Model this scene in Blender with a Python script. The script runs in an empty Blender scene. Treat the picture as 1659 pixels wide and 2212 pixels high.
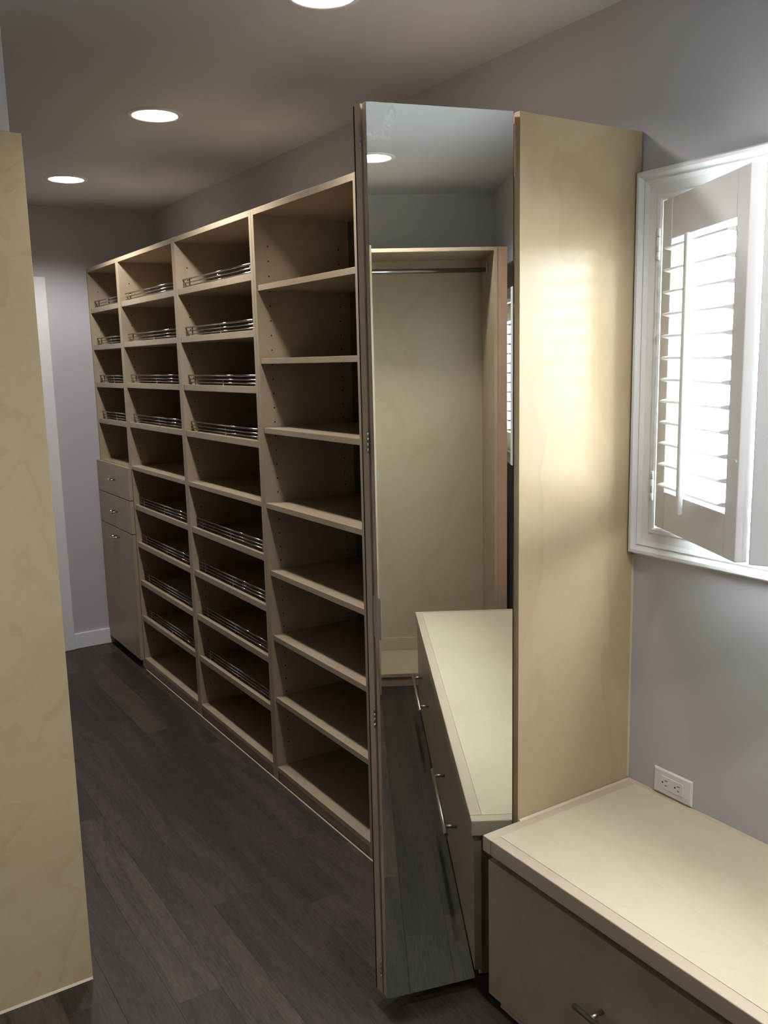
import bpy, bmesh, math, random
from mathutils import Vector, Matrix

scene = bpy.context.scene
col = scene.collection
random.seed(4)

# ------------------------------------------------------------ camera
PITCH, ROLL, YAW, FOCAL = 0.168153539, -0.0225031459, 0.571632982, 1932.64
f = Vector((math.sin(YAW) * math.cos(PITCH), math.cos(YAW) * math.cos(PITCH), -math.sin(PITCH)))
rt = Vector((math.cos(YAW), -math.sin(YAW), 0))
up = rt.cross(f)
rt2 = rt * math.cos(ROLL) + up * math.sin(ROLL)
up2 = -rt * math.sin(ROLL) + up * math.cos(ROLL)
cam_data = bpy.data.cameras.new('camera')
cam = bpy.data.objects.new('camera', cam_data)
col.objects.link(cam)
cam.matrix_world = Matrix(((rt2.x, up2.x, -f.x, 0), (rt2.y, up2.y, -f.y, 0),
                           (rt2.z, up2.z, -f.z, 1.55), (0, 0, 0, 1)))
cam_data.sensor_fit = 'HORIZONTAL'
cam_data.sensor_width = 36
cam_data.lens = 36 * FOCAL / 1659
cam_data.clip_start = 0.02
scene.camera = cam

# ------------------------------------------------------------ sky, exposure
SKY = 22.5
LAMP = 9.0            # glow of the bulb itself
BEAM = 34.0           # watts of each lamp's downward beam
world = bpy.data.worlds.new('overcast_sky')
scene.world = world
world.use_nodes = True
bg = world.node_tree.nodes['Background']
bg.inputs['Color'].default_value = (0.86, 0.94, 1.0, 1)
bg.inputs['Strength'].default_value = SKY
# overcast sky above the horizon, paler-lit ground below it
wt = world.node_tree
w_tc = wt.nodes.new('ShaderNodeTexCoord')
w_sp = wt.nodes.new('ShaderNodeSeparateXYZ')
wt.links.new(w_tc.outputs['Generated'], w_sp.inputs['Vector'])
w_rp = wt.nodes.new('ShaderNodeValToRGB')
w_rp.color_ramp.elements[0].position = 0.46
w_rp.color_ramp.elements[0].color = (0.34, 0.36, 0.36, 1)
w_rp.color_ramp.elements[1].position = 0.53
w_rp.color_ramp.elements[1].color = (0.88, 0.95, 1.0, 1)
w_mr = wt.nodes.new('ShaderNodeMapRange')
w_mr.inputs['From Min'].default_value = -1.0
wt.links.new(w_sp.outputs['Z'], w_mr.inputs['Value'])
wt.links.new(w_mr.outputs['Result'], w_rp.inputs['Fac'])
wt.links.new(w_rp.outputs['Color'], bg.inputs['Color'])
scene.view_settings.view_transform = 'Standard'
scene.view_settings.look = 'None'
scene.view_settings.exposure = 0.46
scene.view_settings.gamma = 1.0
scene.view_settings.use_curve_mapping = False


# ------------------------------------------------------------ materials
def nodes_of(name):
    m = bpy.data.materials.new(name)
    m.use_nodes = True
    nt = m.node_tree
    return m, nt, nt.nodes['Principled BSDF']


def N(nt, kind, **kw):
    n = nt.nodes.new(kind)
    for k, v in kw.items():
        setattr(n, k, v)
    return n


def plain(name, color, rough=0.5, metal=0.0, noise=0.0, scale=8.0, bump=0.0, bscale=200.0):
    m, nt, b = nodes_of(name)
    b.inputs['Roughness'].default_value = rough
    b.inputs['Metallic'].default_value = metal
    tc = N(nt, 'ShaderNodeTexCoord')
    no = N(nt, 'ShaderNodeTexNoise')
    no.inputs['Scale'].default_value = scale
    no.inputs['Detail'].default_value = 4
    nt.links.new(tc.outputs['Object'], no.inputs['Vector'])
    mx = N(nt, 'ShaderNodeMix', data_type='RGBA')
    mx.inputs['A'].default_value = (*[c * (1 - noise) for c in color], 1)
    mx.inputs['B'].default_value = (*[min(1, c * (1 + noise)) for c in color], 1)
    nt.links.new(no.outputs['Fac'], mx.inputs['Factor'])
    nt.links.new(mx.outputs['Result'], b.inputs['Base Color'])
    if bump:
        n2 = N(nt, 'ShaderNodeTexNoise')
        n2.inputs['Scale'].default_value = bscale
        nt.links.new(tc.outputs['Object'], n2.inputs['Vector'])
        bp = N(nt, 'ShaderNodeBump')
        bp.inputs['Strength'].default_value = bump
        bp.inputs['Distance'].default_value = 0.002
        nt.links.new(n2.outputs['Fac'], bp.inputs['Height'])
        nt.links.new(bp.outputs['Normal'], b.inputs['Normal'])
    return m


def birch(name, base, dark, rough, stretch, figure=0.5, fscale=1.0, coat=0.0):
    """rotary cut birch ply: slow blotches and thin wandering figure lines"""
    m, nt, b = nodes_of(name)
    tc = N(nt, 'ShaderNodeTexCoord')
    oi = N(nt, 'ShaderNodeObjectInfo')
    ad = N(nt, 'ShaderNodeVectorMath', operation='ADD')
    sc3 = N(nt, 'ShaderNodeVectorMath', operation='SCALE')
    cmb = N(nt, 'ShaderNodeCombineXYZ')
    for i in range(3):
        nt.links.new(oi.outputs['Random'], cmb.inputs[i])
    sc3.inputs['Scale'].default_value = 23.0
    nt.links.new(cmb.outputs['Vector'], sc3.inputs[0])
    nt.links.new(tc.outputs['Object'], ad.inputs[0])
    nt.links.new(sc3.outputs['Vector'], ad.inputs[1])
    mp = N(nt, 'ShaderNodeMapping')
    mp.inputs['Scale'].default_value = stretch
    nt.links.new(ad.outputs['Vector'], mp.inputs['Vector'])
    n1 = N(nt, 'ShaderNodeTexNoise')
    n1.inputs['Scale'].default_value = 1.6 * fscale
    n1.inputs['Detail'].default_value = 3
    n1.inputs['Distortion'].default_value = 0.6
    nt.links.new(mp.outputs['Vector'], n1.inputs['Vector'])
    # contour lines of the noise make the figure
    mul = N(nt, 'ShaderNodeMath', operation='MULTIPLY')
    mul.inputs[1].default_value = 9.0
    nt.links.new(n1.outputs['Fac'], mul.inputs[0])
    fr = N(nt, 'ShaderNodeMath', operation='FRACT')
    nt.links.new(mul.outputs[0], fr.inputs[0])
    rp = N(nt, 'ShaderNodeValToRGB')
    rp.color_ramp.elements[0].position = 0.0
    rp.color_ramp.elements[0].color = (1, 1, 1, 1)
    rp.color_ramp.elements[1].position = 0.35
    rp.color_ramp.elements[1].color = (0, 0, 0, 1)
    e = rp.color_ramp.elements.new(0.97)
    e.color = (0, 0, 0, 1)
    e = rp.color_ramp.elements.new(1.0)
    e.color = (1, 1, 1, 1)
    nt.links.new(fr.outputs[0], rp.inputs['Fac'])
    n2 = N(nt, 'ShaderNodeTexNoise')
    n2.inputs['Scale'].default_value = 3.0
    n2.inputs['Detail'].default_value = 5
    nt.links.new(ad.outputs['Vector'], n2.inputs['Vector'])
    n3 = N(nt, 'ShaderNodeTexNoise')
    n3.inputs['Scale'].default_value = 60
    n3.inputs['Detail'].default_value = 6
    nt.links.new(mp.outputs['Vector'], n3.inputs['Vector'])
    m1 = N(nt, 'ShaderNodeMath', operation='MULTIPLY')
    m1.inputs[1].default_value = figure
    nt.links.new(rp.outputs['Color'], m1.inputs[0])
    m2 = N(nt, 'ShaderNodeMath', operation='MULTIPLY_ADD')
    m2.inputs[1].default_value = 0.9
    m2.inputs[2].default_value = -0.30
    nt.links.new(n2.outputs['Fac'], m2.inputs[0])
    m3 = N(nt, 'ShaderNodeMath', operation='MULTIPLY_ADD')
    m3.inputs[1].default_value = 0.35
    nt.links.new(n3.outputs['Fac'], m3.inputs[0])
    nt.links.new(m2.outputs[0], m3.inputs[2])
    s = N(nt, 'ShaderNodeMath', operation='ADD', use_clamp=True)
    nt.links.new(m1.outputs[0], s.inputs[0])
    nt.links.new(m3.outputs[0], s.inputs[1])
    mx = N(nt, 'ShaderNodeMix', data_type='RGBA')
    mx.inputs['A'].default_value = (*base, 1)
    mx.inputs['B'].default_value = (*dark, 1)
    nt.links.new(s.outputs[0], mx.inputs['Factor'])
    nt.links.new(mx.outputs['Result'], b.inputs['Base Color'])
    b.inputs['Roughness'].default_value = rough
    b.inputs['Specular IOR Level'].default_value = 0.22
    b.inputs['Coat Weight'].default_value = coat
    b.inputs['Coat Roughness'].default_value = 0.12
    return m


BASE, DARK = (0.41, 0.33, 0.232), (0.33, 0.25, 0.16)
M = {}
M['birch'] = birch('birch_ply_lacquered', BASE, DARK, 0.29, (1, 1, 0.5), 0.25)
M['panel'] = birch('birch_ply_glossy_panel', (0.46, 0.36, 0.235), (0.37, 0.27, 0.16), 0.22, (1, 1, 0.5), 0.25)
M['birch_fig'] = birch('birch_ply_figured', (0.52, 0.41, 0.262), (0.41, 0.295, 0.17), 0.36, (1, 1, 0.75), 0.24, 2.0)
M['birch_top'] = birch('birch_ply_bench_top', (0.60, 0.525, 0.39), (0.51, 0.425, 0.295), 0.30, (1.2, 0.5, 1), 0.18, 1.6)
M['inner'] = birch('birch_ply_shaded_interior', (0.11, 0.092, 0.074), (0.09, 0.073, 0.056), 0.45, (1, 1, 1), 0.15)  # back panels: birch darkened, the shade inside the cabinets put into the colour
M['solid'] = birch('solid_birch_edging', (0.52, 0.42, 0.315), (0.45, 0.355, 0.255), 0.38, (1, 1, 1), 0.05, 1.0)
M['edge'] = plain('birch_edge_band', (0.58, 0.46, 0.34), 0.4, noise=0.05, scale=3)
M['filler'] = birch('red_birch_filler', (0.46, 0.30, 0.21), (0.36, 0.22, 0.14), 0.45, (1, 1, 0.2), 0.2, 3.0)
M['caulk'] = plain('cream_caulk', (0.52, 0.44, 0.32), 0.6, noise=0.05)
M['wall'] = plain('grey_wall_paint', (0.485, 0.472, 0.485), 0.55, noise=0.02, scale=2, bump=0.04, bscale=350)
M['ceil'] = plain('ceiling_paint', (0.56, 0.56, 0.585), 0.7, noise=0.02, scale=2, bump=0.04, bscale=350)
M['white'] = plain('white_trim_paint', (0.74, 0.74, 0.74), 0.4, noise=0.01)
M['plastic'] = plain('white_plastic', (0.72, 0.70, 0.68), 0.35, noise=0.01)
M['slot'] = plain('dark_slot', (0.02, 0.018, 0.016), 0.7)
M['chrome'] = plain('polished_chrome', (0.42, 0.44, 0.45), 0.14, 1.0, noise=0.02)
M['nickel'] = plain('brushed_nickel', (0.48, 0.45, 0.41), 0.30, 1.0, noise=0.06, scale=40)
M['steel'] = plain('hinge_steel', (0.40, 0.42, 0.43), 0.30, 1.0, noise=0.05, scale=60)
M['alu'] = plain('satin_aluminium', (0.55, 0.54, 0.55), 0.38, 1.0, noise=0.03, scale=60)
M['kick'] = plain('dark_kick_board', (0.05, 0.043, 0.036), 0.6, noise=0.1)
M['subfloor'] = plain('floor_joint_dark', (0.012, 0.010, 0.009), 0.9)
M['baffle'] = plain('white_lamp_baffle', (0.60, 0.60, 0.60), 0.5)


def plank_material():
    m, nt, b = nodes_of('dark_stained_oak')
    tc = N(nt, 'ShaderNodeTexCoord')
    oi = N(nt, 'ShaderNodeObjectInfo')
    cmb = N(nt, 'ShaderNodeCombineXYZ')
    for i in range(3):
        nt.links.new(oi.outputs['Random'], cmb.inputs[i])
    sc3 = N(nt, 'ShaderNodeVectorMath', operation='SCALE')
    sc3.inputs['Scale'].default_value = 31.0
    nt.links.new(cmb.outputs['Vector'], sc3.inputs[0])
    ad = N(nt, 'ShaderNodeVectorMath', operation='ADD')
    nt.links.new(tc.outputs['Object'], ad.inputs[0])
    nt.links.new(sc3.outputs['Vector'], ad.inputs[1])
    mp = N(nt, 'ShaderNodeMapping')
    mp.inputs['Scale'].default_value = (7.0, 0.9, 7.0)
    nt.links.new(ad.outputs['Vector'], mp.inputs['Vector'])
    n1 = N(nt, 'ShaderNodeTexNoise')
    n1.inputs['Scale'].default_value = 1.0
    n1.inputs['Detail'].default_value = 2
    n1.inputs['Distortion'].default_value = 0.5
    nt.links.new(mp.outputs['Vector'], n1.inputs['Vector'])
    mu = N(nt, 'ShaderNodeMath', operation='MULTIPLY')
    mu.inputs[1].default_value = 26.0
    nt.links.new(n1.outputs['Fac'], mu.inputs[0])
    sn = N(nt, 'ShaderNodeMath', operation='SINE')
    nt.links.new(mu.outputs[0], sn.inputs[0])
    mr = N(nt, 'ShaderNodeMapRange')
    mr.inputs['From Min'].default_value = -1
    mr.inputs['From Max'].default_value = 1
    nt.links.new(sn.outputs[0], mr.inputs['Value'])
    n2 = N(nt, 'ShaderNodeTexNoise')
    n2.inputs['Scale'].default_value = 26.0
    n2.inputs['Detail'].default_value = 6
    nt.links.new(mp.outputs['Vector'], n2.inputs['Vector'])
    av = N(nt, 'ShaderNodeMix', data_type='FLOAT')
    av.inputs['Factor'].default_value = 0.55
    nt.links.new(mr.outputs['Result'], av.inputs['A'])
    m2r = N(nt, 'ShaderNodeMapRange')
    m2r.inputs['From Min'].default_value = 0.36
    m2r.inputs['From Max'].default_value = 0.64
    nt.links.new(n2.outputs['Fac'], m2r.inputs['Value'])
    nt.links.new(m2r.outputs['Result'], av.inputs['B'])
    mx = N(nt, 'ShaderNodeMix', data_type='RGBA')
    mx.inputs['A'].default_value = (0.0215, 0.0160, 0.0128, 1)
    mx.inputs['B'].default_value = (0.066, 0.0495, 0.0400, 1)
    nt.links.new(av.outputs['Result'], mx.inputs['Factor'])
    # every plank a tone of its own
    tone = N(nt, 'ShaderNodeMapRange')
    tone.inputs['To Min'].default_value = 0.65
    tone.inputs['To Max'].default_value = 1.35
    nt.links.new(oi.outputs['Random'], tone.inputs['Value'])
    vm = N(nt, 'ShaderNodeVectorMath', operation='SCALE')
    nt.links.new(mx.outputs['Result'], vm.inputs[0])
    nt.links.new(tone.outputs['Result'], vm.inputs['Scale'])
    nt.links.new(vm.outputs['Vector'], b.inputs['Base Color'])
    b.inputs['Roughness'].default_value = 0.5
    b.inputs['Specular IOR Level'].default_value = 0.35
    bp = N(nt, 'ShaderNodeBump')
    bp.inputs['Strength'].default_value = 0.12
    bp.inputs['Distance'].default_value = 0.001
    nt.links.new(av.outputs['Result'], bp.inputs['Height'])
    nt.links.new(bp.outputs['Normal'], b.inputs['Normal'])
    return m


M['plank'] = plank_material()


def mirror_material(smudge):
    m, nt, b = nodes_of('mirror_glass_smudged' if smudge else 'mirror_glass')
    b.inputs['Base Color'].default_value = (0.80, 0.83, 0.80, 1)
    b.inputs['Metallic'].default_value = 1.0
    b.inputs['Roughness'].default_value = 0.0
    if smudge:
        # a wiped-on hazy smear near the top corner of the glass (object coordinates, metres)
        tc = N(nt, 'ShaderNodeTexCoord')
        sep = N(nt, 'ShaderNodeSeparateXYZ')
        nz = N(nt, 'ShaderNodeTexNoise')
        nz.inputs['Scale'].default_value = 42
        nz.inputs['Detail'].default_value = 2
        nt.links.new(tc.outputs['Object'], nz.inputs['Vector'])
        nt.links.new(tc.outputs['Object'], sep.inputs['Vector'])

        def blob(u, z, ru, rz):
            a = N(nt, 'ShaderNodeMath', operation='SUBTRACT'); a.inputs[1].default_value = u
            nt.links.new(sep.outputs['X'], a.inputs[0])
            a2 = N(nt, 'ShaderNodeMath', operation='DIVIDE'); a2.inputs[1].default_value = ru
            nt.links.new(a.outputs[0], a2.inputs[0])
            a3 = N(nt, 'ShaderNodeMath', operation='MULTIPLY')
            nt.links.new(a2.outputs[0], a3.inputs[0]); nt.links.new(a2.outputs[0], a3.inputs[1])
            c = N(nt, 'ShaderNodeMath', operation='SUBTRACT'); c.inputs[1].default_value = z
            nt.links.new(sep.outputs['Z'], c.inputs[0])
            c2 = N(nt, 'ShaderNodeMath', operation='DIVIDE'); c2.inputs[1].default_value = rz
            nt.links.new(c.outputs[0], c2.inputs[0])
            c3 = N(nt, 'ShaderNodeMath', operation='MULTIPLY')
            nt.links.new(c2.outputs[0], c3.inputs[0]); nt.links.new(c2.outputs[0], c3.inputs[1])
            d = N(nt, 'ShaderNodeMath', operation='ADD')
            nt.links.new(a3.outputs[0], d.inputs[0]); nt.links.new(c3.outputs[0], d.inputs[1])
            d2 = N(nt, 'ShaderNodeMath', operation='MULTIPLY_ADD')
            d2.inputs[1].default_value = 3.2
            nt.links.new(nz.outputs['Fac'], d2.inputs[0]); nt.links.new(d.outputs[0], d2.inputs[2])
            r = N(nt, 'ShaderNodeMapRange')
            r.inputs['From Min'].default_value = 1.6; r.inputs['From Max'].default_value = 2.9
            r.inputs['To Min'].default_value = 1.0; r.inputs['To Max'].default_value = 0.0
            nt.links.new(d2.outputs[0], r.inputs['Value'])
            return r.outputs['Result']
        last = None
        for q in ((0.272, 2.045, 0.010, 0.014), (0.280, 2.022, 0.010, 0.016), (0.291, 2.006, 0.016, 0.012),
                  (0.318, 2.002, 0.010, 0.012), (0.305, 2.000, 0.008, 0.008)):
            o = blob(*q)
            if last is None:
                last = o
            else:
                mxx = N(nt, 'ShaderNodeMath', operation='MAXIMUM')
                nt.links.new(last, mxx.inputs[0]); nt.links.new(o, mxx.inputs[1])
                last = mxx.outputs[0]
        k = N(nt, 'ShaderNodeMath', operation='MULTIPLY'); k.inputs[1].default_value = 0.30
        nt.links.new(last, k.inputs[0])
        df = N(nt, 'ShaderNodeBsdfGlossy')
        df.inputs['Roughness'].default_value = 0.55
        df.inputs['Color'].default_value = (0.98, 0.98, 1.0, 1)
        ms = N(nt, 'ShaderNodeMixShader')
        nt.links.new(k.outputs[0], ms.inputs['Fac'])
        nt.links.new(b.outputs['BSDF'], ms.inputs[1])
        nt.links.new(df.outputs['BSDF'], ms.inputs[2])
        nt.links.new(ms.outputs['Shader'], nt.nodes['Material Output'].inputs['Surface'])
    return m


M['mirror'] = mirror_material(False)
M['mirror_s'] = mirror_material(True)


def glass_material():
    m, nt, b = nodes_of('window_glass')
    nt.nodes.remove(b)
    tr = N(nt, 'ShaderNodeBsdfTransparent')
    tr.inputs['Color'].default_value = (0.96, 0.98, 0.97, 1)
    gl = N(nt, 'ShaderNodeBsdfGlossy')
    gl.inputs['Roughness'].default_value = 0.0
    fr = N(nt, 'ShaderNodeFresnel')
    fr.inputs['IOR'].default_value = 1.45
    ms = N(nt, 'ShaderNodeMixShader')
    ge = N(nt, 'ShaderNodeNewGeometry')
    fm = N(nt, 'ShaderNodeMath', operation='MULTIPLY')
    inv_ = N(nt, 'ShaderNodeMath', operation='SUBTRACT')
    inv_.inputs[0].default_value = 1.0
    nt.links.new(ge.outputs['Backfacing'], inv_.inputs[1])
    nt.links.new(fr.outputs['Fac'], fm.inputs[0])
    nt.links.new(inv_.outputs[0], fm.inputs[1])
    nt.links.new(fm.outputs[0], ms.inputs['Fac'])
    nt.links.new(tr.outputs['BSDF'], ms.inputs[1])
    nt.links.new(gl.outputs['BSDF'], ms.inputs[2])
    nt.links.new(ms.outputs['Shader'], nt.nodes['Material Output'].inputs['Surface'])
    return m


M['glass'] = glass_material()


def bulb_material():
    m, nt, b = nodes_of('lit_bulb')
    b.inputs['Base Color'].default_value = (0.8, 0.8, 0.8, 1)
    b.inputs['Emission Color'].default_value = (1.0, 0.90, 0.80, 1)
    b.inputs['Emission Strength'].default_value = LAMP
    return m


M['bulb'] = bulb_material()


# ------------------------------------------------------------ mesh helpers
def add_box(bm, x0, x1, y0, y1, z0, z1, bevel=0.0):
    r = bmesh.ops.create_cube(bm, size=1.0)
    vs = r['verts']
    for v in vs:
        v.co = Vector(((x0 + x1) / 2 + v.co.x * (x1 - x0), (y0 + y1) / 2 + v.co.y * (y1 - y0),
                       (z0 + z1) / 2 + v.co.z * (z1 - z0)))
    if bevel:
        es = list({e for v in vs for e in v.link_edges})
        bmesh.ops.bevel(bm, geom=es, offset=bevel, segments=2, profile=0.5, affect='EDGES')


def add_rod(bm, p, q, r, seg=10, cap=True):
    p, q = Vector(p), Vector(q)
    d = q - p
    a = d.normalized()
    t = Vector((0, 0, 1)) if abs(a.z) < 0.9 else Vector((1, 0, 0))
    u = a.cross(t).normalized()
    w = a.cross(u)
    r0 = [bm.verts.new(p + (u * math.cos(k * math.tau / seg) + w * math.sin(k * math.tau / seg)) * r) for k in range(seg)]
    r1 = [bm.verts.new(q + (u * math.cos(k * math.tau / seg) + w * math.sin(k * math.tau / seg)) * r) for k in range(seg)]
    for k in range(seg):
        fc = bm.faces.new((r0[k], r0[(k + 1) % seg], r1[(k + 1) % seg], r1[k]))
        fc.smooth = True
    if cap:
        bm.faces.new(r0[::-1])
        bm.faces.new(r1)


def add_lathe(bm, prof, cx, cy, cz, seg=32):
    """prof: list of (radius, z)"""
    rings = []
    for r, z in prof:
        if r < 1e-6:
            rings.append([bm.verts.new((cx, cy, cz + z))])
        else:
            rings.append([bm.verts.new((cx + r * math.cos(k * math.tau / seg), cy + r * math.sin(k * math.tau / seg), cz + z))
                          for k in range(seg)])
    for a, b in zip(rings, rings[1:]):
        for k in range(seg):
            k2 = (k + 1) % seg
            if len(a) == 1 and len(b) == 1:
                continue
            if len(a) == 1:
                fc = bm.faces.new((a[0], b[k], b[k2]))
            elif len(b) == 1:
                fc = bm.faces.new((a[k], b[0], a[k2]))
            else:
                fc = bm.faces.new((a[k], b[k], b[k2], a[k2]))
            fc.smooth = True


def add_prism(bm, pts, axis_from, axis_to, place):
    """pts: 2-D outline, place(a, b, t) -> 3-D point"""
    a = [bm.verts.new(place(p[0], p[1], axis_from)) for p in pts]
    b = [bm.verts.new(place(p[0], p[1], axis_to)) for p in pts]
    n = len(pts)
    bm.faces.new(a[::-1])
    bm.faces.new(b)
    for k in range(n):
        bm.faces.new((a[k], a[(k + 1) % n], b[(k + 1) % n], b[k]))


def obj(name, bm, mat, parent=None, label=None):
    bmesh.ops.recalc_face_normals(bm, faces=bm.faces)
    me = bpy.data.meshes.new(name)
    bm.to_mesh(me)
    bm.free()
    me.materials.append(M[mat] if isinstance(mat, str) else mat)
    o = bpy.data.objects.new(name, me)
    col.objects.link(o)
    if parent:
        o.parent = parent
    if label:
        o['label'] = label
    return o


def box(name, parent, mat, x0, x1, y0, y1, z0, z1, bevel=0.0012, org=None, label=None):
    """a box given in world coordinates, stored relative to the thing's origin"""
    ox, oy, oz = org if org else (0, 0, 0)
    bm = bmesh.new()
    add_box(bm, x0 - ox, x1 - ox, y0 - oy, y1 - oy, z0 - oz, z1 - oz, bevel)
    return obj(name, bm, mat, parent, label)


def thing(name, label, cat, loc=(0, 0, 0), rotz=0.0, group=None):
    o = bpy.data.objects.new(name, None)
    o.empty_display_size = 0.1
    col.objects.link(o)
    o.location = loc
    o.rotation_euler = (0, 0, rotz)
    o['label'] = label
    o['category'] = cat
    if group:
        o['group'] = group
    return o


def struct(o, label=None):
    o['kind'] = 'structure'
    if label:
        o['label'] = label
    return o


XW = 1.734          # right wall face
XF = 1.35           # face of the built-in run
CEIL = 2.376
YB = 4.98           # far wall
YR = -1.20          # wall behind the camera
XL = -1.30          # left wall of the near part

# ------------------------------------------------------------ room shell
W1 = (0.10, 1.455, 1.130, 1.900)      # window 1: y0, y1, z0, z1
W2 = (-1.03, -0.595, 1.108, 1.812)      # window 2
XO = XW + 0.14
bm = bmesh.new()
ys = [YR - 0.12, W2[0], W2[1], W1[0], W1[1], YB + 0.12]
add_box(bm, XW, XO, ys[0], ys[1], 0, CEIL + 0.05)
add_box(bm, XW, XO, ys[2], ys[3], 0, CEIL + 0.05)
add_box(bm, XW, XO, ys[4], ys[5], 0, CEIL + 0.05)
for w in (W1, W2):
    add_box(bm, XW, XO, w[0], w[1], 0, w[2])
    add_box(bm, XW, XO, w[0], w[1], w[3], CEIL + 0.05)
struct(obj('wall_right', bm, 'wall'), 'grey painted wall with the shuttered window')
D0, D1, DZ = 0.27, 1.045, 1.93         # door opening in the far wall
bm = bmesh.new()
add_box(bm, XL - 0.12, D0, YB, YB + 0.12, 0, CEIL + 0.05)
add_box(bm, D1, XW, YB, YB + 0.12, 0, CEIL + 0.05)
add_box(bm, D0, D1, YB, YB + 0.12, DZ, CEIL + 0.05)
struct(obj('wall_back', bm, 'wall'), 'dim grey end wall with white door casing')
struct(box('wall_front', None, 'wall', XL - 0.12, XW, YR - 0.12, YR, 0, CEIL + 0.05, 0), 'grey wall seen in the mirror above the hanging closet')
bm = bmesh.new()
add_box(bm, XL - 0.12, XL, YR, 2.185, 0, CEIL + 0.05)
add_box(bm, XL, -0.20, 2.185, 2.30, 0, CEIL + 0.05)
add_box(bm, -0.20, 0.450, 2.185, YB, 2.062, CEIL + 0.05)
add_box(bm, -0.20, -0.10, 2.30, YB, 0, 2.062)
struct(obj('wall_left', bm, 'wall'), 'grey wall and soffit above the tall birch end panel')

# ceiling with round holes for the recessed lamps
LX = 1.098
LY = [-0.35, 0.62, 1.915, 3.068, 4.257]
LX2, LY2 = -0.50, []
RH = 0.076
bm = bmesh.new()


def quad(a, b, c, d):
    bm.faces.new([bm.verts.new((*p, CEIL)) for p in (a, b, c, d)])


X0, X1, Y0, Y1, H = XL - 0.12, XO, YR - 0.12, YB + 0.12, 0.12
quad((X0, Y0), (LX2 - H, Y0), (LX2 - H, Y1), (X0, Y1))
quad((LX2 + H, Y0), (LX - H, Y0), (LX - H, Y1), (LX2 + H, Y1))
quad((LX + H, Y0), (X1, Y0), (X1, Y1), (LX + H, Y1))
SEG = 32
for lx, ly in ((LX, LY), (LX2, LY2)):
    edges = [Y0] + [v for y in ly for v in (y - H, y + H)] + [Y1]
    for k in range(0, len(edges), 2):
        quad((lx - H, edges[k]), (lx + H, edges[k]), (lx + H, edges[k + 1]), (lx - H, edges[k + 1]))
    for y in ly:
        inner, outer = [], []
        for k in range(SEG):
            a = (k + 0.5) * math.tau / SEG
            c, s = math.cos(a), math.sin(a)
            inner.append(bm.verts.new((lx + RH * c, y + RH * s, CEIL)))
            q = H / max(abs(c), abs(s))
            outer.append(bm.verts.new((lx + q * c, y + q * s, CEIL)))
        for k in range(SEG):
            k2 = (k + 1) % SEG
            bm.faces.new((inner[k], outer[k], outer[k2], inner[k2]))
        for sx in (1, -1):
            for sy in (1, -1):
                corner = bm.verts.new((lx + sx * H, y + sy * H, CEIL))
                near = sorted(outer, key=lambda v: (v.co - corner.co).length)[:2]
                bm.faces.new((corner, near[0], near[1]))
ceil = obj('ceiling', bm, 'ceil')
for p in ceil.data.polygons:
    if p.normal.z > 0:
        p.flip()
struct(ceil, 'flat painted ceiling with recessed lamps')
struct(box('trim_1', None, 'ceil', X0, X1, Y0, Y1, CEIL + 0.14, CEIL + 0.2, 0), 'roof deck over the ceiling')

# floor: sub-floor slab and planks
fl = struct(box('floor', None, 'subfloor', X0, X1, Y0, Y1, -0.06, -0.0135, 0), 'dark stained wooden plank floor')
PW = 0.117
row = 0
x = 0.612 - PW * 17
fixed = {0.612: 1.945, 0.963: 2.306, 1.197: 3.34}
while x < XW - 0.002:
    xa, xb = max(x, XL), min(x + PW, XW)
    if xb - xa > 0.01:
        joint = [v for k, v in fixed.items() if abs(k - x) < 0.02]
        cuts = []
        if joint:
            y = joint[0]
            cuts.append(y)
            while y > YR:
                y -= random.uniform(0.75, 1.5); cuts.append(y)
            y = joint[0]
            while y < YB:
                y += random.uniform(0.75, 1.5); cuts.append(y)
        else:
            y = YR - random.uniform(0.0, 0.9)
            while y < YB:
                y += random.uniform(0.7, 1.5); cuts.append(y)
        cuts = sorted(c for c in cuts if YR + 0.15 < c < YB - 0.15)
        cuts = [YR] + cuts + [YB]
        for ya, yb in zip(cuts, cuts[1:]):
            bm = bmesh.new()
            g, c, z0, z1 = 0.0001, 0.0005, -0.0135, 0.0
            cx, cy = (xa + xb) / 2, (ya + yb) / 2
            hw, hl = (xb - xa) / 2 - g, (yb - ya) / 2 - g
            lo = [bm.verts.new((sx * hw, sy * hl, z0)) for sx, sy in ((-1, -1), (1, -1), (1, 1), (-1, 1))]
            mi = [bm.verts.new((sx * hw, sy * hl, z1 - 0.0003)) for sx, sy in ((-1, -1), (1, -1), (1, 1), (-1, 1))]
            hi = [bm.verts.new((sx * (hw - c), sy * (hl - c), z1)) for sx, sy in ((-1, -1), (1, -1), (1, 1), (-1, 1))]
            for k in range(4):
                k2 = (k + 1) % 4
                bm.faces.new((lo[k], lo[k2], mi[k2], mi[k]))
                bm.faces.new((mi[k], mi[k2], hi[k2], hi[k]))
            bm.faces.new(hi)
            o = obj('plank', bm, 'plank', fl)
            o.location = (cx, cy, 0)
    x += PW

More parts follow.
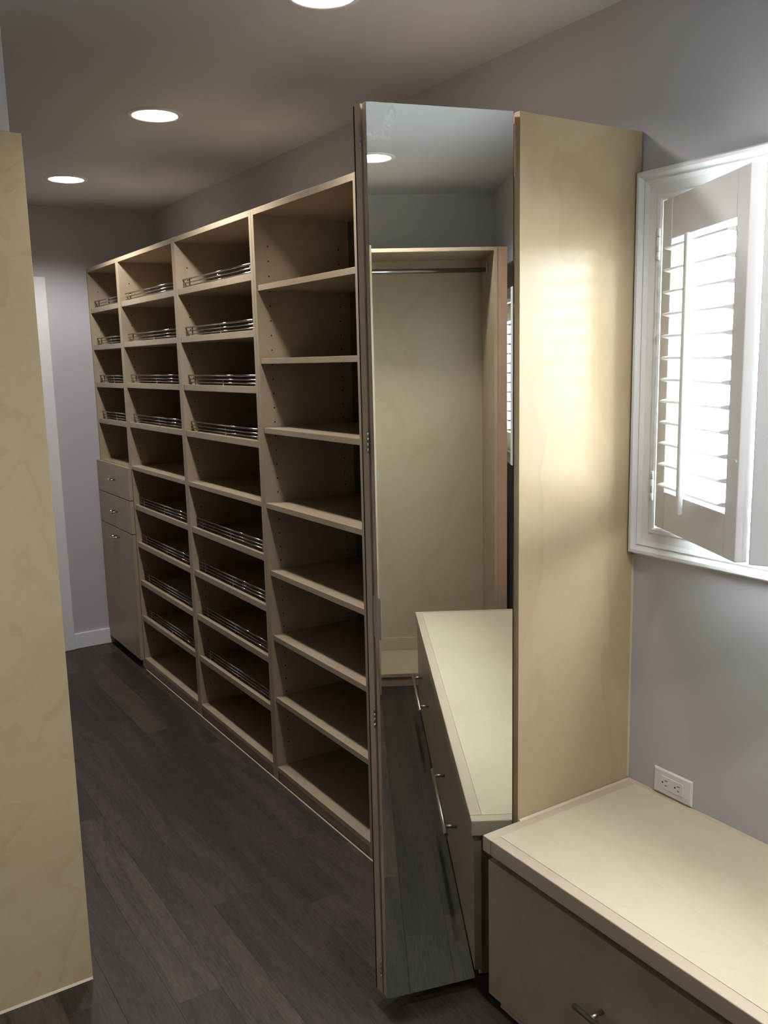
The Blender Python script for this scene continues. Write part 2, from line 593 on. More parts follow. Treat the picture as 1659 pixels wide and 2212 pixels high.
# baseboard and door in the far wall
struct(box('baseboard_back', None, 'white', 1.134, 1.395, YB - 0.014, YB - 0.0005, 0.001, 0.088, 0.003), 'white baseboard on the far wall')
dr = thing('door_1', 'white door in the far wall behind the left wardrobe', 'door', (0.66, YB, 0))
dr['kind'] = 'structure'
org = (0.66, YB, 0)
for nm, a in (('door_casing', (D1 - 0.001, 1.133, YB - 0.022, YB - 0.0005, 0.001, 2.014)),
              ('door_casing', (D0 - 0.088, D0 + 0.001, YB - 0.022, YB - 0.0005, 0.001, 2.014)),
              ('door_casing', (D0 + 0.0015, D1 - 0.0015, YB - 0.022, YB - 0.0005, DZ, 2.014))):
    box(nm, dr, 'white', *a, 0.003, org)
slab = box('door_slab', dr, 'white', D0 + 0.003, D1 - 0.003, YB + 0.03, YB + 0.07, 0.01, DZ - 0.003, 0.002, org)
bm = bmesh.new()
add_rod(bm, (0.31, 0.03, 0.95), (0.31, -0.02, 0.95), 0.011)
add_lathe(bm, [(0, -0.026), (0.02, -0.02), (0.027, 0), (0.02, 0.02), (0, 0.026)], 0.31, -0.045, 0.95, 20)
obj('door_knob', bm, 'nickel', slab)


# ------------------------------------------------------------ windows
def frame_sweep(bm, x, w, prof, sign=-1):
    """mitred frame round an opening w=(y0,y1,z0,z1) in the plane x; prof = (outward offset, protrusion)"""
    rings = []
    for d, h in prof:
        y0, y1, z0, z1 = w[0] - d, w[1] + d, w[2] - d, w[3] + d
        rings.append([bm.verts.new((x + sign * h, y, z)) for y, z in ((y0, z0), (y1, z0), (y1, z1), (y0, z1))])
    n = len(rings)
    for i in range(n):
        a, b = rings[i], rings[(i + 1) % n]
        for k in range(4):
            k2 = (k + 1) % 4
            bm.faces.new((a[k], a[k2], b[k2], b[k]))


CASING = [(0.0, 0.0005), (0.0, 0.012), (0.004, 0.016), (0.012, 0.017), (0.016, 0.013), (0.036, 0.016), (0.046, 0.021),
          (0.050, 0.018), (0.054, 0.022), (0.060, 0.027), (0.067, 0.027), (0.071, 0.022), (0.071, 0.0005)]


def window(n, w, label, casing_scale=1.0):
    cx, cy = XW, (w[0] + w[1]) / 2
    o = bpy.data.objects.new('window_%d' % n, None)
    col.objects.link(o)
    o.location = (XW, cy, w[2])
    o['kind'] = 'structure'
    o['label'] = label
    lw = (w[0] - cy, w[1] - cy, 0, w[3] - w[2])
    bm = bmesh.new()
    frame_sweep(bm, 0, lw, [(d * casing_scale, h) for d, h in CASING])
    obj('casing', bm, 'white', o)
    bm = bmesh.new()
    t = 0.006
    frame_sweep(bm, 0, lw, [(-t, 0.0), (-0.0003, 0.0), (-0.0003, -0.14), (-t, -0.14)])
    obj('jamb_liner', bm, 'white', o)
    lw2 = (lw[0] + t + 0.03, lw[1] - t - 0.03, t + 0.03, lw[3] - t - 0.03)
    bm = bmesh.new()
    frame_sweep(bm, 0.085, lw2, [(0, 0.0), (0, 0.02), (0.004, 0.024), (0.0295, 0.024), (0.0295, 0.0)])
    if n == 1:
        mid = (lw2[0] + lw2[1]) / 2
        add_box(bm, 0.062, 0.084, mid - 0.02, mid + 0.02, lw2[2] + 0.0005, lw2[3] - 0.0005)
    sash = obj('sash', bm, 'white', o)
    bm = bmesh.new()
    add_box(bm, 0.072, 0.076, lw2[0] - 0.004, lw2[1] + 0.004, lw2[2] - 0.004, lw2[3] + 0.004)
    obj('pane', bm, 'glass', sash)
    return o


window(1, W1, 'white cased window behind the open shutters')
window(2, W2, 'narrow white window seen only in the mirror', 0.7)


# ------------------------------------------------------------ plantation shutters
def shutter_leaf(parent, length, place, front, zm=lambda z: z):
    """frame and louvres in leaf coordinates: u along the leaf, v depth (0 = room face), z up"""
    L, ZB, ZT, T = length, 1.137, 1.896, 0.027
    st, zb, zt = 0.051, 1.227, 1.806

    def bxl(nm, mat, u0, u1, v0, v1, z0, z1, bev, par):
        b = bmesh.new()
        add_box(b, u0, u1, v0, v1, zm(z0), zm(z1), bev)
        for v in b.verts:
            v.co = place(v.co.x, v.co.y, v.co.z)
        return obj(nm, b, mat, par)
    bxl('stile', 'white', 0, st, 0, T, ZB, ZT, 0.002, parent)
    bxl('stile', 'white', L - st, L, 0, T, ZB, ZT, 0.002, parent)
    bxl('top_rail', 'white', st + 0.0003, L - st - 0.0003, 0.001, T - 0.001, zt, ZT, 0.0015, parent)
    bxl('bottom_rail', 'white', st + 0.0003, L - st - 0.0003, 0.001, T - 0.001, ZB, zb, 0.0015, parent)
    first = None
    for k in range(12):
        zc = 1.785 - k * 0.0491
        b = bmesh.new()
        prof = []
        for i in range(14):
            a = i * math.tau / 14
            prof.append((math.cos(a) * 0.0315, math.sin(a) * 0.0058))
        tilt = math.radians(-1.5)
        pr = [(p[0] * math.cos(tilt) - p[1] * math.sin(tilt) + T / 2, p[0] * math.sin(tilt) + p[1] * math.cos(tilt)) for p in prof]
        add_prism(b, pr, st + 0.001, L - st - 0.001, lambda a, c, t: place(t, a, c))
        o = obj('louver', b, 'white', parent)
        o.location = (0, 0, zm(zc))
    # tilt bar in front of the louvres
    b = bmesh.new()
    uc = 0.198
    add_box(b, uc - 0.0085, uc + 0.0085, -0.031, -0.019, 1.197, 1.800, 0.004)
    for v in b.verts:
        v.co = place(v.co.x, v.co.y, v.co.z)
    if front:
        obj('tilt_bar', b, 'white', parent)
    else:
        b.free()


sh = thing('folding_shutter', 'white louvred folding shutter, half open, hinged beside the tall birch panel', 'shutter', (1.715, 1.448, 0))
u1 = Vector((1.5215 - 1.715, 1.083 - 1.448, 0))
L1 = u1.length
u1.normalize()
n1 = Vector((-u1.y, u1.x, 0))          # towards the window (away from the room face)
if n1.x < 0:
    n1 = -n1
shutter_leaf(sh, L1, lambda u, v, z: u1 * u + n1 * v + Vector((0, 0, z)), True)
u2 = Vector((0.46, -0.888, 0)).normalized()
n2 = Vector((0.888, 0.46, 0)).normalized()
s2 = Vector((1.5265, 1.0545, 0)) - Vector((1.715, 1.448, 0))
shutter_leaf(sh, 0.385, lambda u, v, z: s2 + u2 * u + n2 * v + Vector((0, 0, z)), False)


def shutter_hinge(zc, p, h=0.068):
    b = bmesh.new()
    for a, c in ((-0.5, -0.24), (-0.22, 0.22), (0.24, 0.5)):
        add_rod(b, p + Vector((0, 0, zc + a * h)), p + Vector((0, 0, zc + c * h)), 0.0042, 10)
    return b


for zc in (1.802, 1.234):
    obj('hinge', shutter_hinge(zc, Vector((0.003, 0.012, 0)) - n1 * 0.002, 0.072), 'plastic', sh)
for zc in (1.78, 1.235):
    obj('hinge', shutter_hinge(zc, u1 * (L1 + 0.008) + n1 * 0.030, 0.06), 'plastic', sh)
bm = bmesh.new()
add_box(bm, -0.006, 0.006, -0.0035, 0.0, 1.337, 1.342)
for v in bm.verts:
    v.co = u1 * (L1 - 0.012 + v.co.x) + n1 * v.co.y + Vector((0, 0, v.co.z))
obj('catch', bm, 'plastic', sh)

sh2 = thing('folding_shutter', 'white louvred shutter seen as a bright sliver at the right edge of the mirror', 'shutter', (1.727, -0.602, 0))
shutter_leaf(sh2, 0.42, lambda u, v, z: Vector((v, -u, z)), False, lambda z: 1.115 + (z - 1.137) * 0.9)

# ------------------------------------------------------------ recessed lamps
lamps = [(LX, LY[0], 'lit recessed ceiling lamp reflected in the mirror door'),
         (LX, LY[1], 'lit recessed ceiling lamp above the bench, outside the photo'),
         (LX, LY[2], 'lit recessed ceiling lamp cut by the top edge of the photo'),
         (LX, LY[3], 'larger lit recessed ceiling lamp above the middle of the shelves'),
         (LX, LY[4], 'smaller lit recessed ceiling lamp nearest the far wall'),
         ]
for lx, y, tx in lamps:
    t = thing('recessed_lamp', tx, 'ceiling lamp', (lx, y, CEIL), 0, 'recessed ceiling lamps')
    bm = bmesh.new()
    add_lathe(bm, [(0.0745, 0.002), (0.0745, -0.004), (0.078, -0.006), (0.090, -0.004), (0.093, -0.0004)], 0, 0, 0, 40)
    obj('trim_ring', bm, 'white', t)
    bm = bmesh.new()
    add_lathe(bm, [(0.0745, 0.0), (0.072, 0.02), (0.066, 0.055), (0.066, 0.07), (0, 0.07)], 0, 0, 0, 40)
    obj('baffle', bm, 'baffle', t)
    bm = bmesh.new()
    add_lathe(bm, [(0.030, 0.066), (0.045, 0.045), (0.060, 0.020), (0.060, 0.012), (0.050, 0.004), (0.030, -0.001), (0, -0.003)], 0, 0, 0, 32)
    obj('bulb', bm, 'bulb', t)
    sp = bpy.data.lights.new('lamp_beam', 'SPOT')
    sp.energy = BEAM
    sp.color = (1.0, 0.975, 0.975)
    sp.spot_size = math.radians(146)
    sp.spot_blend = 0.5
    sp.shadow_soft_size = 0.05
    so = bpy.data.objects.new('lamp_beam', sp)
    col.objects.link(so)
    so.parent = t
    so.location = (0, 0, -0.012)


# ------------------------------------------------------------ the built-in run: shelf units
def fence(parent, org, y0, y1, zs):
    """wire shoe fence standing on the shelf whose top is zs"""
    bm = bmesh.new()
    xf = 1.378 - org[0]
    ya, yb = y0 + 0.004 - org[1], y1 - 0.004 - org[1]
    z = zs - org[2]
    add_rod(bm, (xf, ya, z + 0.043), (xf, yb, z + 0.043), 0.0032, 10)
    add_rod(bm, (xf, ya, z + 0.028), (xf, yb, z + 0.028), 0.0022, 8)
    add_rod(bm, (xf, ya, z + 0.015), (xf, yb, z + 0.015), 0.0022, 8)
    n = 3
    for k in range(n):
        y = ya + 0.065 + (yb - ya - 0.13) * k / (n - 1)
        add_rod(bm, (xf + 0.003, y, z + 0.0002), (xf + 0.003, y, z + 0.043), 0.0030, 8)
        add_rod(bm, (xf + 0.003, y, z + 0.0002), (xf + 0.003, y, z + 0.003), 0.0055, 10)
    return obj('shoe_fence', bm, 'chrome', parent, 'chrome wire fence along the shelf front')


def carcass(t, org, y0, y1, tk=0.0188, kick_x=XF + 0.004, shelf_bottom=0.057):
    g = 0.0004
    zt = 2.063
    box('side_panel', t, 'birch', XF, XW - 0.004, y0 + g, y0 + tk, 0.0015, zt, 0.0008, org)
    box('side_panel', t, 'birch', XF, XW - 0.004, y1 - tk, y1 - g, 0.0015, zt, 0.0008, org)
    box('top_panel', t, 'birch', XF, XW - 0.004, y0 + tk + g, y1 - tk - g, zt - 0.020, zt, 0.0008, org)
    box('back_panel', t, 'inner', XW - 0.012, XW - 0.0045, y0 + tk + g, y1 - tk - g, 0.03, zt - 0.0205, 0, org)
    if shelf_bottom:
        box('bottom_panel', t, 'birch', XF, XW - 0.0125, y0 + tk + g, y1 - tk - g, shelf_bottom - 0.019, shelf_bottom, 0.0008, org)
        box('kick_board', t, 'birch', kick_x, kick_x + 0.012, y0 + tk + g, y1 - tk - g, 0.0015, shelf_bottom - 0.0195, 0, org)


def shelf(t, org, y0, y1, z, tk=0.0188, lip=True):
    g = 0.0012
    bm = bmesh.new()
    ox, oy, oz = org
    a, b = y0 + tk + g - oy, y1 - tk - g - oy
    add_box(bm, 1.3555 - ox, XW - 0.0125 - ox, a, b, z - 0.019 - oz, z - oz, 0.0008)
    if lip:
        add_box(bm, 1.3545 - ox, 1.366 - ox, a, b, z - 0.0185 - oz, z + 0.006 - oz, 0.001)
    return obj('shelf', bm, 'birch', t)


def pin_holes(t, org, y0, y1, z0, z1, tk=0.0188):
    bm = bmesh.new()
    n = 0
    z = 1.943
    while z > z0:
        if z < z1:
            for x in (1.400, 1.680):
                for yy, s in ((y0 + tk, 1), (y1 - tk, -1)):
                    add_rod(bm, (x - org[0], yy - 0.001 * s - org[1], z - org[2]),
                            (x - org[0], yy + 0.0006 * s - org[1], z - org[2]), 0.0030, 8)
        z -= 0.05
    o = obj('pin_hole_sleeves', bm, 'slot', t, 'rows of small dark shelf pin holes')
    o['kind'] = 'stuff'


def bar_handle(parent, org, xface, yc, z, length, posts, r, standoff):
    bm = bmesh.new()
    xb = xface - standoff - org[0]
    add_rod(bm, (xb, yc - length / 2 - org[1], z - org[2]), (xb, yc + length / 2 - org[1], z - org[2]), r, 14)
    for s in (-1, 1):
        add_rod(bm, (xb, yc + s * posts / 2 - org[1], z - org[2]), (xface - 0.0002 - org[0], yc + s * posts / 2 - org[1], z - org[2]), r * 0.85, 12)
    return obj('handle', bm, 'nickel', parent, 'brushed metal bar pull')


U = [(4.437, 4.9775), (3.658, 4.4365), (2.895, 3.6575), (2.203, 2.8945), (1.528, 2.2025)]
SHOE_UP = [1.851, 1.658, 1.462, 1.269]
SHOE_LOW = [0.856, 0.664, 0.467, 0.277]
# unit in the corner: shelves above, drawers and a door below
y0, y1 = U[0]
org = (XF, (y0 + y1) / 2, 0)
t = thing('shelf_cabinet', 'narrow birch cabinet in the far corner, shelves above two drawers and a door', 'cabinet', org)
carcass(t, org, y0, y1, shelf_bottom=None)
box('bottom_panel', t, 'birch', XF, XW - 0.0125, y0 + 0.0192, y1 - 0.0192, 0.052, 0.070, 0.0008, org)
box('kick_board', t, 'kick', 1.405, 1.417, y0 + 0.0192, y1 - 0.0192, 0.0015, 0.0515, 0, org)
for z in (1.849, 1.656, 1.459, 1.266):
    s = shelf(t, org, y0, y1, z)
    fence(s, org, y0 + 0.019, y1 - 0.019, z)
box('counter_shelf', t, 'birch', XF, XW - 0.0125, y0 + 0.0192, y1 - 0.0192, 1.031, 1.050, 0.0008, org)
pin_holes(t, org, y0, y1, 1.08, 2.0)
for nm, za, zb, hz in (('drawer', 0.8825, 1.047, 0.967), ('drawer', 0.7105, 0.8785, 0.797), ('cabinet_door', 0.048, 0.7065, 0.662)):
    d = box(nm, t, 'birch', 1.3295, 1.3485, 4.420, 4.976, za, zb, 0.001, org)
    bar_handle(d, org, 1.3295, 4.675, hz, 0.085, 0.056, 0.0042, 0.030)
# two shoe units
for (y0, y1), tx in ((U[1], 'birch shoe shelf unit with wire fences beside the corner cabinet'),
                     (U[2], 'birch shoe shelf unit with wire fences beside the plain shelf unit')):
    org = (XF, (y0 + y1) / 2, 0)
    t = thing('shoe_shelf_unit', tx, 'shelf unit', org, 0, 'birch shoe shelf units')
    carcass(t, org, y0, y1)
    for z in SHOE_UP + SHOE_LOW:
        s = shelf(t, org, y0, y1, z)
        fence(s, org, y0 + 0.019, y1 - 0.019, z)
    box('fixed_shelf', t, 'birch', XF + 0.001, XW - 0.0125, y0 + 0.0192, y1 - 0.0192, 1.039, 1.058, 0.0008, org)
    pin_holes(t, org, y0, y1, 0.1, 2.0)
# plain unit
y0, y1 = U[3]
org = (XF, (y0 + y1) / 2, 0)
t = thing('open_shelf_unit', 'birch unit of plain open shelves beside the mirror door', 'shelf unit', org)
carcass(t, org, y0, y1)
for z in (1.812, 1.565, 1.325, 0.811, 0.568, 0.330):
    shelf(t, org, y0, y1, z, lip=False)
box('fixed_shelf', t, 'birch', XF + 0.001, XW - 0.0125, y0 + 0.0192, y1 - 0.0192, 1.039, 1.058, 0.0008, org)
pin_holes(t, org, y0, y1, 0.1, 2.0)
# closet behind the mirror door, closed by the tall end panel
y0, y1 = U[4]
org = (XF, (y0 + y1) / 2, 0)
t = thing('tall_closet', 'tall birch closet whose glossy end panel stands on the bench side', 'closet', org)
g, tk, zt = 0.0004, 0.019, 2.066
box('end_panel', t, 'panel', XF, XW - 0.0035, y0 + 0.0006, y0 + tk, 0.0015, zt, 0.0008, org, 'tall glossy birch end panel')
box('side_panel', t, 'birch', XF, XW - 0.004, y1 - tk, y1 - g, 0.0015, 2.063, 0.0008, org)
box('top_panel', t, 'birch', XF, XW - 0.004, y0 + tk + g, y1 - tk - g, 2.043, 2.063, 0.0008, org)
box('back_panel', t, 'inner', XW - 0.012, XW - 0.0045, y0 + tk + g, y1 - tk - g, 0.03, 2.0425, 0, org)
box('bottom_panel', t, 'birch', XF, XW - 0.0125, y0 + tk + g, y1 - tk - g, 0.038, 0.057, 0.0008, org)
box('kick_board', t, 'birch', XF + 0.004, XF + 0.016, y0 + tk + g, y1 - tk - g, 0.0015, 0.0375, 0, org)
box('hat_shelf', t, 'birch', XF + 0.006, XW - 0.0125, y0 + tk + g, y1 - tk - g, 1.75, 1.769, 0.0008, org)
bm = bmesh.new()
add_rod(bm, (0.19, y0 + tk - org[1] + 0.001, 1.68), (0.19, y1 - tk - org[1] - 0.001, 1.68), 0.013, 16)
obj('hanging_rod', bm, 'chrome', t)
bm = bmesh.new()
add_prism(bm, [(0, 0), (0.004, 0), (0, 0.004)], 0.4465, 1.05, lambda a, b, zz: Vector((XW - 0.0008 - XF - a, y0 - org[1] + 0.0004 - b, zz)))
obj('caulk_bead', bm, 'caulk', t)

# cream caulk line along the floor in front of the run
bm = bmesh.new()
add_prism(bm, [(0, 0), (0.003, 0), (0, 0.0025)], 1.62, 4.40, lambda a, b, yy: Vector((XF - 0.0005 - a, yy, 0.0003 + b)))
struct(obj('trim_2', bm, 'caulk'), 'cream caulk line where shelf units meet the floor')

# ------------------------------------------------------------ bifold mirror door
A = Vector((1.337, 1.534, 0))
B = Vector((1.020, 1.621, 0))
ud = (B - A).normalized()
nd = Vector((ud.y, -ud.x, 0))
if nd.y > 0:
    nd = -nd                            # room side, towards the camera
Wd = (B - A).length
ZB, ZT = 0.042, 2.066
ang = math.atan2(ud.y, ud.x)
t = thing('mirror_door', 'tall narrow bifold mirror door standing open beside the birch end panel', 'mirror door', (A.x, A.y, 0), ang)
# local axes: +x along the leaf, +y = ?  (rotation by ang turns x into ud; local y = (-ud.y, ud.x))
sy = 1 if Vector((-ud.y, ud.x, 0)).dot(nd) > 0 else -1


def leaf_box(name, mat, u0, u1, n0, n1, z0, z1, bev, parent=t, label=None):
    bm = bmesh.new()
    add_box(bm, u0, u1, min(sy * n0, sy * n1), max(sy * n0, sy * n1), z0, z1, bev)
    return obj(name, bm, mat, parent, label)


leaf_box('door_leaf', 'edge', 0.0, Wd, -0.0235, -0.0045, ZB, ZT, 0.0008, label='front leaf, birch edge')
mg = leaf_box('mirror', 'mirror_s', 0.0008, Wd - 0.0012, -0.0042, 0.0, ZB + 0.0008, ZT - 0.0012, 0.0, label='mirror glass with a hazy smear in its upper corner')
# second leaf folded behind, parallel to the end panel
inv = Matrix.Rotation(-ang, 4, 'Z')


def to_local(p):
    return inv @ (Vector(p) - Vector((A.x, A.y, 0)))


def world_box(name, mat, x0, x1, y0, y1, z0, z1, bev, label=None):
    bm = bmesh.new()
    add_box(bm, x0, x1, y0, y1, z0, z1, bev)
    for v in bm.verts:
        v.co = to_local(v.co)
    return obj(name, bm, mat, t, label)


P2, d2, t2 = Vector((1.0236, 1.6478, 0)), Vector((0.9914, 0.1305, 0)), Vector((-0.1305, 0.9914, 0))


def rear_box(name, mat, u0, u1, n0, n1, z0, z1, bev, label=None):
    bm = bmesh.new()
    add_box(bm, u0, u1, n0, n1, z0, z1, bev)
    for v in bm.verts:
        v.co = to_local(P2 + d2 * v.co.x + t2 * v.co.y + Vector((0, 0, v.co.z)))
    return obj(name, bm, mat, t, label)


rear_box('door_leaf', 'edge', 0.0, 0.322, 0.0, 0.019, ZB, ZT + 0.002, 0.0008, 'rear leaf folded behind the mirror')
rear_box('mirror_backing', 'slot', -0.0002, 0.322, 0.0192, 0.0222, ZB + 0.001, ZT, 0.0)
rear_box('mirror', 'mirror', 0.003, 0.321, 0.0224, 0.0250, ZB + 0.001, ZT, 0.0)
for za, zb in ((1.979, 2.029), (1.351, 1.398), (0.722, 0.770), (0.084, 0.133)):
    bm = bmesh.new()
    p = Vector((1.0200, 1.6445, 0))
    n = 4
    h = (zb - za) / n
    for k in range(n):
        add_rod(bm, to_local(p + Vector((0, 0, za + k * h + 0.0006))), to_local(p + Vector((0, 0, za + (k + 1) * h - 0.0006))), 0.0030, 12)
    add_rod(bm, to_local(p + Vector((0, 0, za))), to_local(p + Vector((0, 0, zb))), 0.0018, 8)
    obj('hinge', bm, 'steel', t)
# bent finger pull on the free edge: plate on the edge, lip turned over the glass
bm = bmesh.new()
prof = [(Wd + 0.0004, -0.0235), (Wd + 0.0004, 0.002), (Wd - 0.004, 0.013), (Wd - 0.004, 0.0165), (Wd - 0.0025, 0.0165),
        (Wd - 0.0022, 0.0135), (Wd + 0.0026, 0.0025), (Wd + 0.0026, -0.0235)]
add_prism(bm, prof, 0.939, 1.034, lambda a, b, zz: Vector((a, sy * b, zz)))
obj('pull_handle', bm, 'alu', t, 'bent silver edge pull')

# ------------------------------------------------------------ bench
YB0, YB1 = -0.316, 1.5265
org = (1.48, (YB0 + YB1) / 2, 0)
t = thing('bench', 'low birch bench with wide drawers under the shuttered window', 'bench', org)
ZT, XFB = 0.440, 1.238
bx = lambda nm, mat, a, bev=0.001, par=None, label=None: box(nm, par or t, mat, *a, bev, org, label)
EW = 0.030
bx('bench_top', 'birch_top', (XFB + EW, XW - 0.001, YB0 + EW, YB1 - EW, 0.401, ZT), 0.0)
bx('edging', 'solid', (XFB, XFB + EW, YB0 + 0.0302, YB1 - 0.0302, 0.401, ZT), 0.0022, None, 'pinkish solid wood front edging')
bx('edging', 'solid', (XFB, XW - 0.001, YB1 - 0.030, YB1, 0.401, ZT), 0.0022, None, 'solid wood end edging')
bx('edging', 'solid', (XFB, XW - 0.001, YB0, YB0 + 0.030, 0.401, ZT), 0.0022, None, 'solid wood end edging')
bx('side_panel', 'birch', (1.266, XW - 0.002, 1.4735, 1.4925, 0.0015, 0.4005))
bx('side_panel', 'birch', (1.266, XW - 0.002, YB0 + 0.025, YB0 + 0.044, 0.0015, 0.4005))
bx('partition', 'birch', (1.268, XW - 0.002, 0.4535, 0.4725, 0.034, 0.4005))
bx('bottom_panel', 'birch', (1.268, XW - 0.002, YB0 + 0.0445, 1.473, 0.034, 0.050))
bx('top_rail', 'birch', (1.268, 1.287, YB0 + 0.0445, 1.473, 0.382, 0.4005))
bx('kick_board', 'birch', (1.268, 1.280, YB0 + 0.0445, 1.473, 0.0015, 0.0335))
for (ya, yb), yc in (((0.465, 1.514), 0.990), ((YB0 + 0.012, 0.461), 0.080)):
    d = bx('drawer', 'birch', (1.2455, 1.2645, ya, yb, 0.029, 0.381))
    bar_handle(d, org, 1.2455, yc, 0.219, 0.410, 0.32, 0.0062, 0.036)
bm = bmesh.new()
add_prism(bm, [(0, 0), (0.005, 0), (0, 0.004)], 0.30, 1.49, lambda a, b, yy: Vector((1.2655 - a - org[0], yy - org[1], 0.0003 + b)))
obj('caulk_bead', bm, 'caulk', t, 'cream caulk line at the floor')
bm = bmesh.new()
add_prism(bm, [(0, 0), (0.007, 0), (0, 0.005)], YB0, YB1 - 0.001, lambda a, b, yy: Vector((XW - 0.0005 - a - org[0], yy - org[1], ZT + 0.0002 + b)))
add_prism(bm, [(0, 0), (0.005, 0), (0, 0.004)], XF + 0.002, XW - 0.001, lambda a, b, xx: Vector((xx - org[0], YB1 - 0.0003 - a - org[1], ZT + 0.0002 + b)))
obj('caulk_bead', bm, 'caulk', t, 'cream caulk line along wall and panel')

# ------------------------------------------------------------ outlet on the wall above the bench
oy0, oy1, oz0, oz1 = 1.321, 1.438, 0.4475, 0.5135
org = (XW, (oy0 + oy1) / 2, (oz0 + oz1) / 2)
t = thing('wall_outlet', 'white double electrical outlet low on the wall above the bench', 'outlet', org)
bm = bmesh.new()
w2, h2 = (oy1 - oy0) / 2, (oz1 - oz0) / 2
rings = []
for d, h in ((0, 0.0005), (0, 0.0025), (0.0022, 0.0055), (0.004, 0.0062)):
    rings.append([bm.verts.new((-h, sy_ * (w2 - d), sz_ * (h2 - d))) for sy_, sz_ in ((-1, -1), (1, -1), (1, 1), (-1, 1))])
for a, b in zip(rings, rings[1:]):
    for k in range(4):
        bm.faces.new((a[k], a[(k + 1) % 4], b[(k + 1) % 4], b[k]))
bm.faces.new(rings[0][::-1])
bm.faces.new(rings[-1])
obj('cover_plate', bm, 'plastic', t)
bm = bmesh.new()
add_box(bm, -0.0075, -0.0058, -0.0335, 0.0335, -0.0168, 0.0168, 0.0006)
rc = obj('receptacle', bm, 'plastic', t)
for c in (0.020, -0.018):
    bm = bmesh.new()
    add_rod(bm, (-0.0072, c + 0.0085, 0.0), (-0.0078, c + 0.0085, 0.0), 0.0024, 12)
    obj('ground_hole', bm, 'slot', rc)
    for zz, hl in ((0.0062, 0.0042), (-0.0062, 0.0033)):
        bm = bmesh.new()
        add_box(bm, -0.0078, -0.0072, c - 0.002 - hl, c - 0.002 + hl, zz - 0.0009, zz + 0.0009)
        obj('slot', bm, 'slot', rc)

# ------------------------------------------------------------ left wardrobe with the figured end panel
org = (0.16, 3.2, 0)
t = thing('wardrobe', 'tall birch wardrobe at the left edge, swirling grain on its end panel', 'wardrobe', org)
wx0, wx1, wy0, wy1, wz = -0.095, 0.469, 2.162, 4.20, 2.057
box('end_panel', t, 'birch_fig', -0.19, wx1, wy0, wy0 + 0.019, 0.0015, wz, 0.0008, org, 'birch end panel with swirling grain')
box('side_panel', t, 'birch', wx0, wx1, wy1 - 0.019, wy1, 0.0015, wz, 0.0008, org)
box('top_panel', t, 'birch', wx0, wx1, wy0 + 0.0195, wy1 - 0.0195, wz - 0.02, wz, 0.0008, org)
box('bottom_panel', t, 'birch', wx0, wx1, wy0 + 0.0195, wy1 - 0.0195, 0.045, 0.064, 0.0008, org)
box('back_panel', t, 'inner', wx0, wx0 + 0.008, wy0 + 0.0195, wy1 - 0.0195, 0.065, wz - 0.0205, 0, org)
box('kick_board', t, 'birch', wx1 - 0.05, wx1 - 0.038, wy0 + 0.0195, wy1 - 0.0195, 0.0015, 0.0445, 0, org)
for yp in (2.84, 3.52):
    box('partition', t, 'birch', wx0 + 0.0085, wx1 - 0.002, yp, yp + 0.019, 0.0645, wz - 0.0205, 0.0008, org)
for ya, yb in ((wy0 + 0.02, 2.8395), (2.8595, 3.5195), (3.5395, wy1 - 0.02)):
    box('hat_shelf', t, 'birch', wx0 + 0.0085, wx1 - 0.10, ya, yb, 1.75, 1.769, 0.0008, org)
    bm = bmesh.new()
    add_rod(bm, (0.20 - org[0], ya + 0.001 - org[1], 1.68), (0.20 - org[0], yb - 0.001 - org[1], 1.68), 0.0125, 16)
    obj('hanging_rod', bm, 'chrome', t)
bm = bmesh.new()
add_prism(bm, [(0, 0), (0.005, 0), (0, 0.005)], -0.19, wx1 - 0.001, lambda a, b, xx: Vector((xx - org[0], wy0 - 0.0003 - a - org[1], 0.0003 + b)))
obj('caulk_bead', bm, 'caulk', t, 'cream caulk line at the floor')

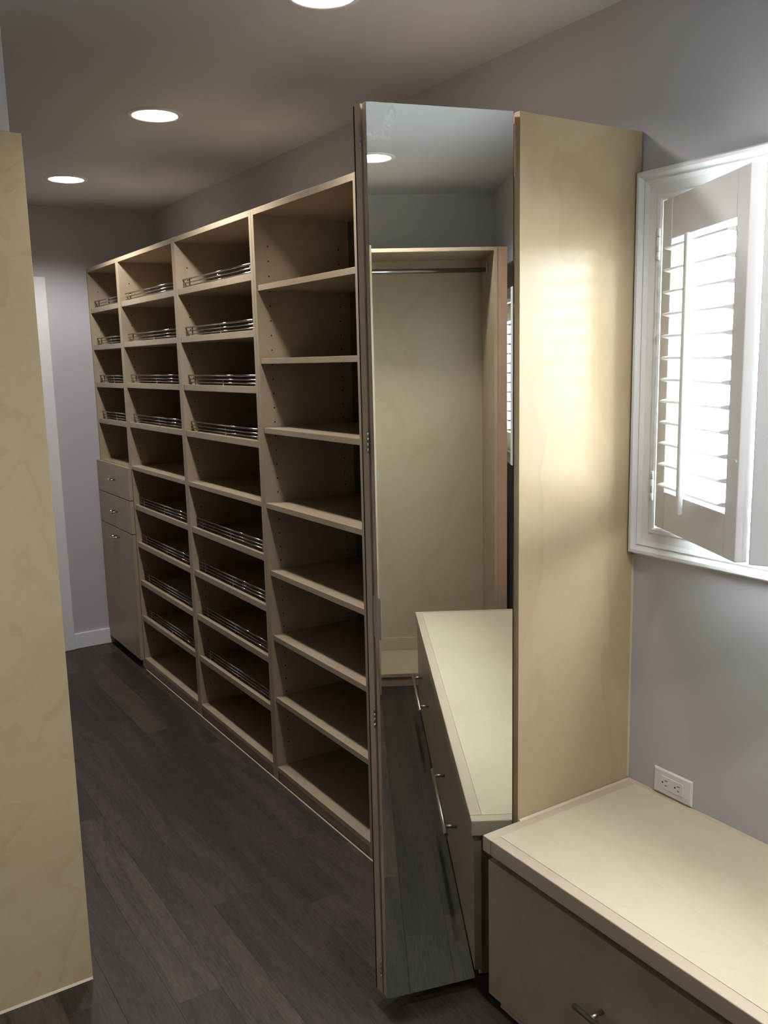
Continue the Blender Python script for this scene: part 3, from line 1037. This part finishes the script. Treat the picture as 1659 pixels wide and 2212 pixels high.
# ------------------------------------------------------------ hanging closet behind the camera (in the mirror)
org = (0.95, -0.745, 0)
t = thing('hanging_closet', 'open birch hanging closet with a chrome rod, reflected in the mirror door', 'closet', org)
hx0, hx1, hy0, hy1 = 0.30, 1.649, -0.935, -0.555
box('side_panel', t, 'birch', hx1 - 0.016, hx1, hy0, hy1, 0.0015, 2.036, 0.0008, org)
box('side_panel', t, 'birch', hx0, hx0 + 0.016, hy0, hy1, 0.0015, 2.036, 0.0008, org)
box('top_panel', t, 'birch', hx0 + 0.0164, hx1 - 0.0164, hy0, hy1, 2.020, 2.036, 0.0008, org)
box('back_panel', t, 'birch', hx0 + 0.0164, hx1 - 0.0164, hy0, hy0 + 0.012, 0.068, 2.0195, 0, org)
box('bottom_panel', t, 'birch', hx0 + 0.0164, hx1 - 0.0164, hy0, hy1, 0.050, 0.067, 0.0008, org)
box('kick_board', t, 'birch', hx0 + 0.0164, hx1 - 0.0164, hy1 - 0.022, hy1 - 0.01, 0.0015, 0.0495, 0, org)
box('cleat', t, 'birch', hx0 + 0.0168, hx1 - 0.0168, hy0 + 0.0125, hy0 + 0.024, 0.068, 0.133, 0.001, org)
box('filler_stile', t, 'filler', hx1 + 0.0004, 1.692, hy1 - 0.02, hy1 - 0.001, 0.0015, 2.036, 0.0008, org, 'redder filler stile')
bm = bmesh.new()
add_rod(bm, (hx0 + 0.017 - org[0], -0.75 - org[1], 1.955), (hx1 - 0.017 - org[0], -0.75 - org[1], 1.955), 0.011, 16)
rod = obj('hanging_rod', bm, 'chrome', t, 'chrome hanging rod')
for xx in (hx0 + 0.0168, hx1 - 0.0168 - 0.008):
    box('rod_socket', rod, 'steel', xx, xx + 0.008, -0.766, -0.734, 1.938, 1.985, 0.002, org)
hinged = box('door_leaf', t, 'birch', 1.066, 1.0825, -0.553, -0.385, 0.030, 2.03, 0.0008, org, 'folded door leaf seen on edge')
bm = bmesh.new()
add_box(bm, 1.083 - org[0], 1.093 - org[0], -0.388 - org[1], -0.386 - org[1], 1.02, 1.06, 0.0005)
obj('pull_handle', bm, 'alu', hinged)
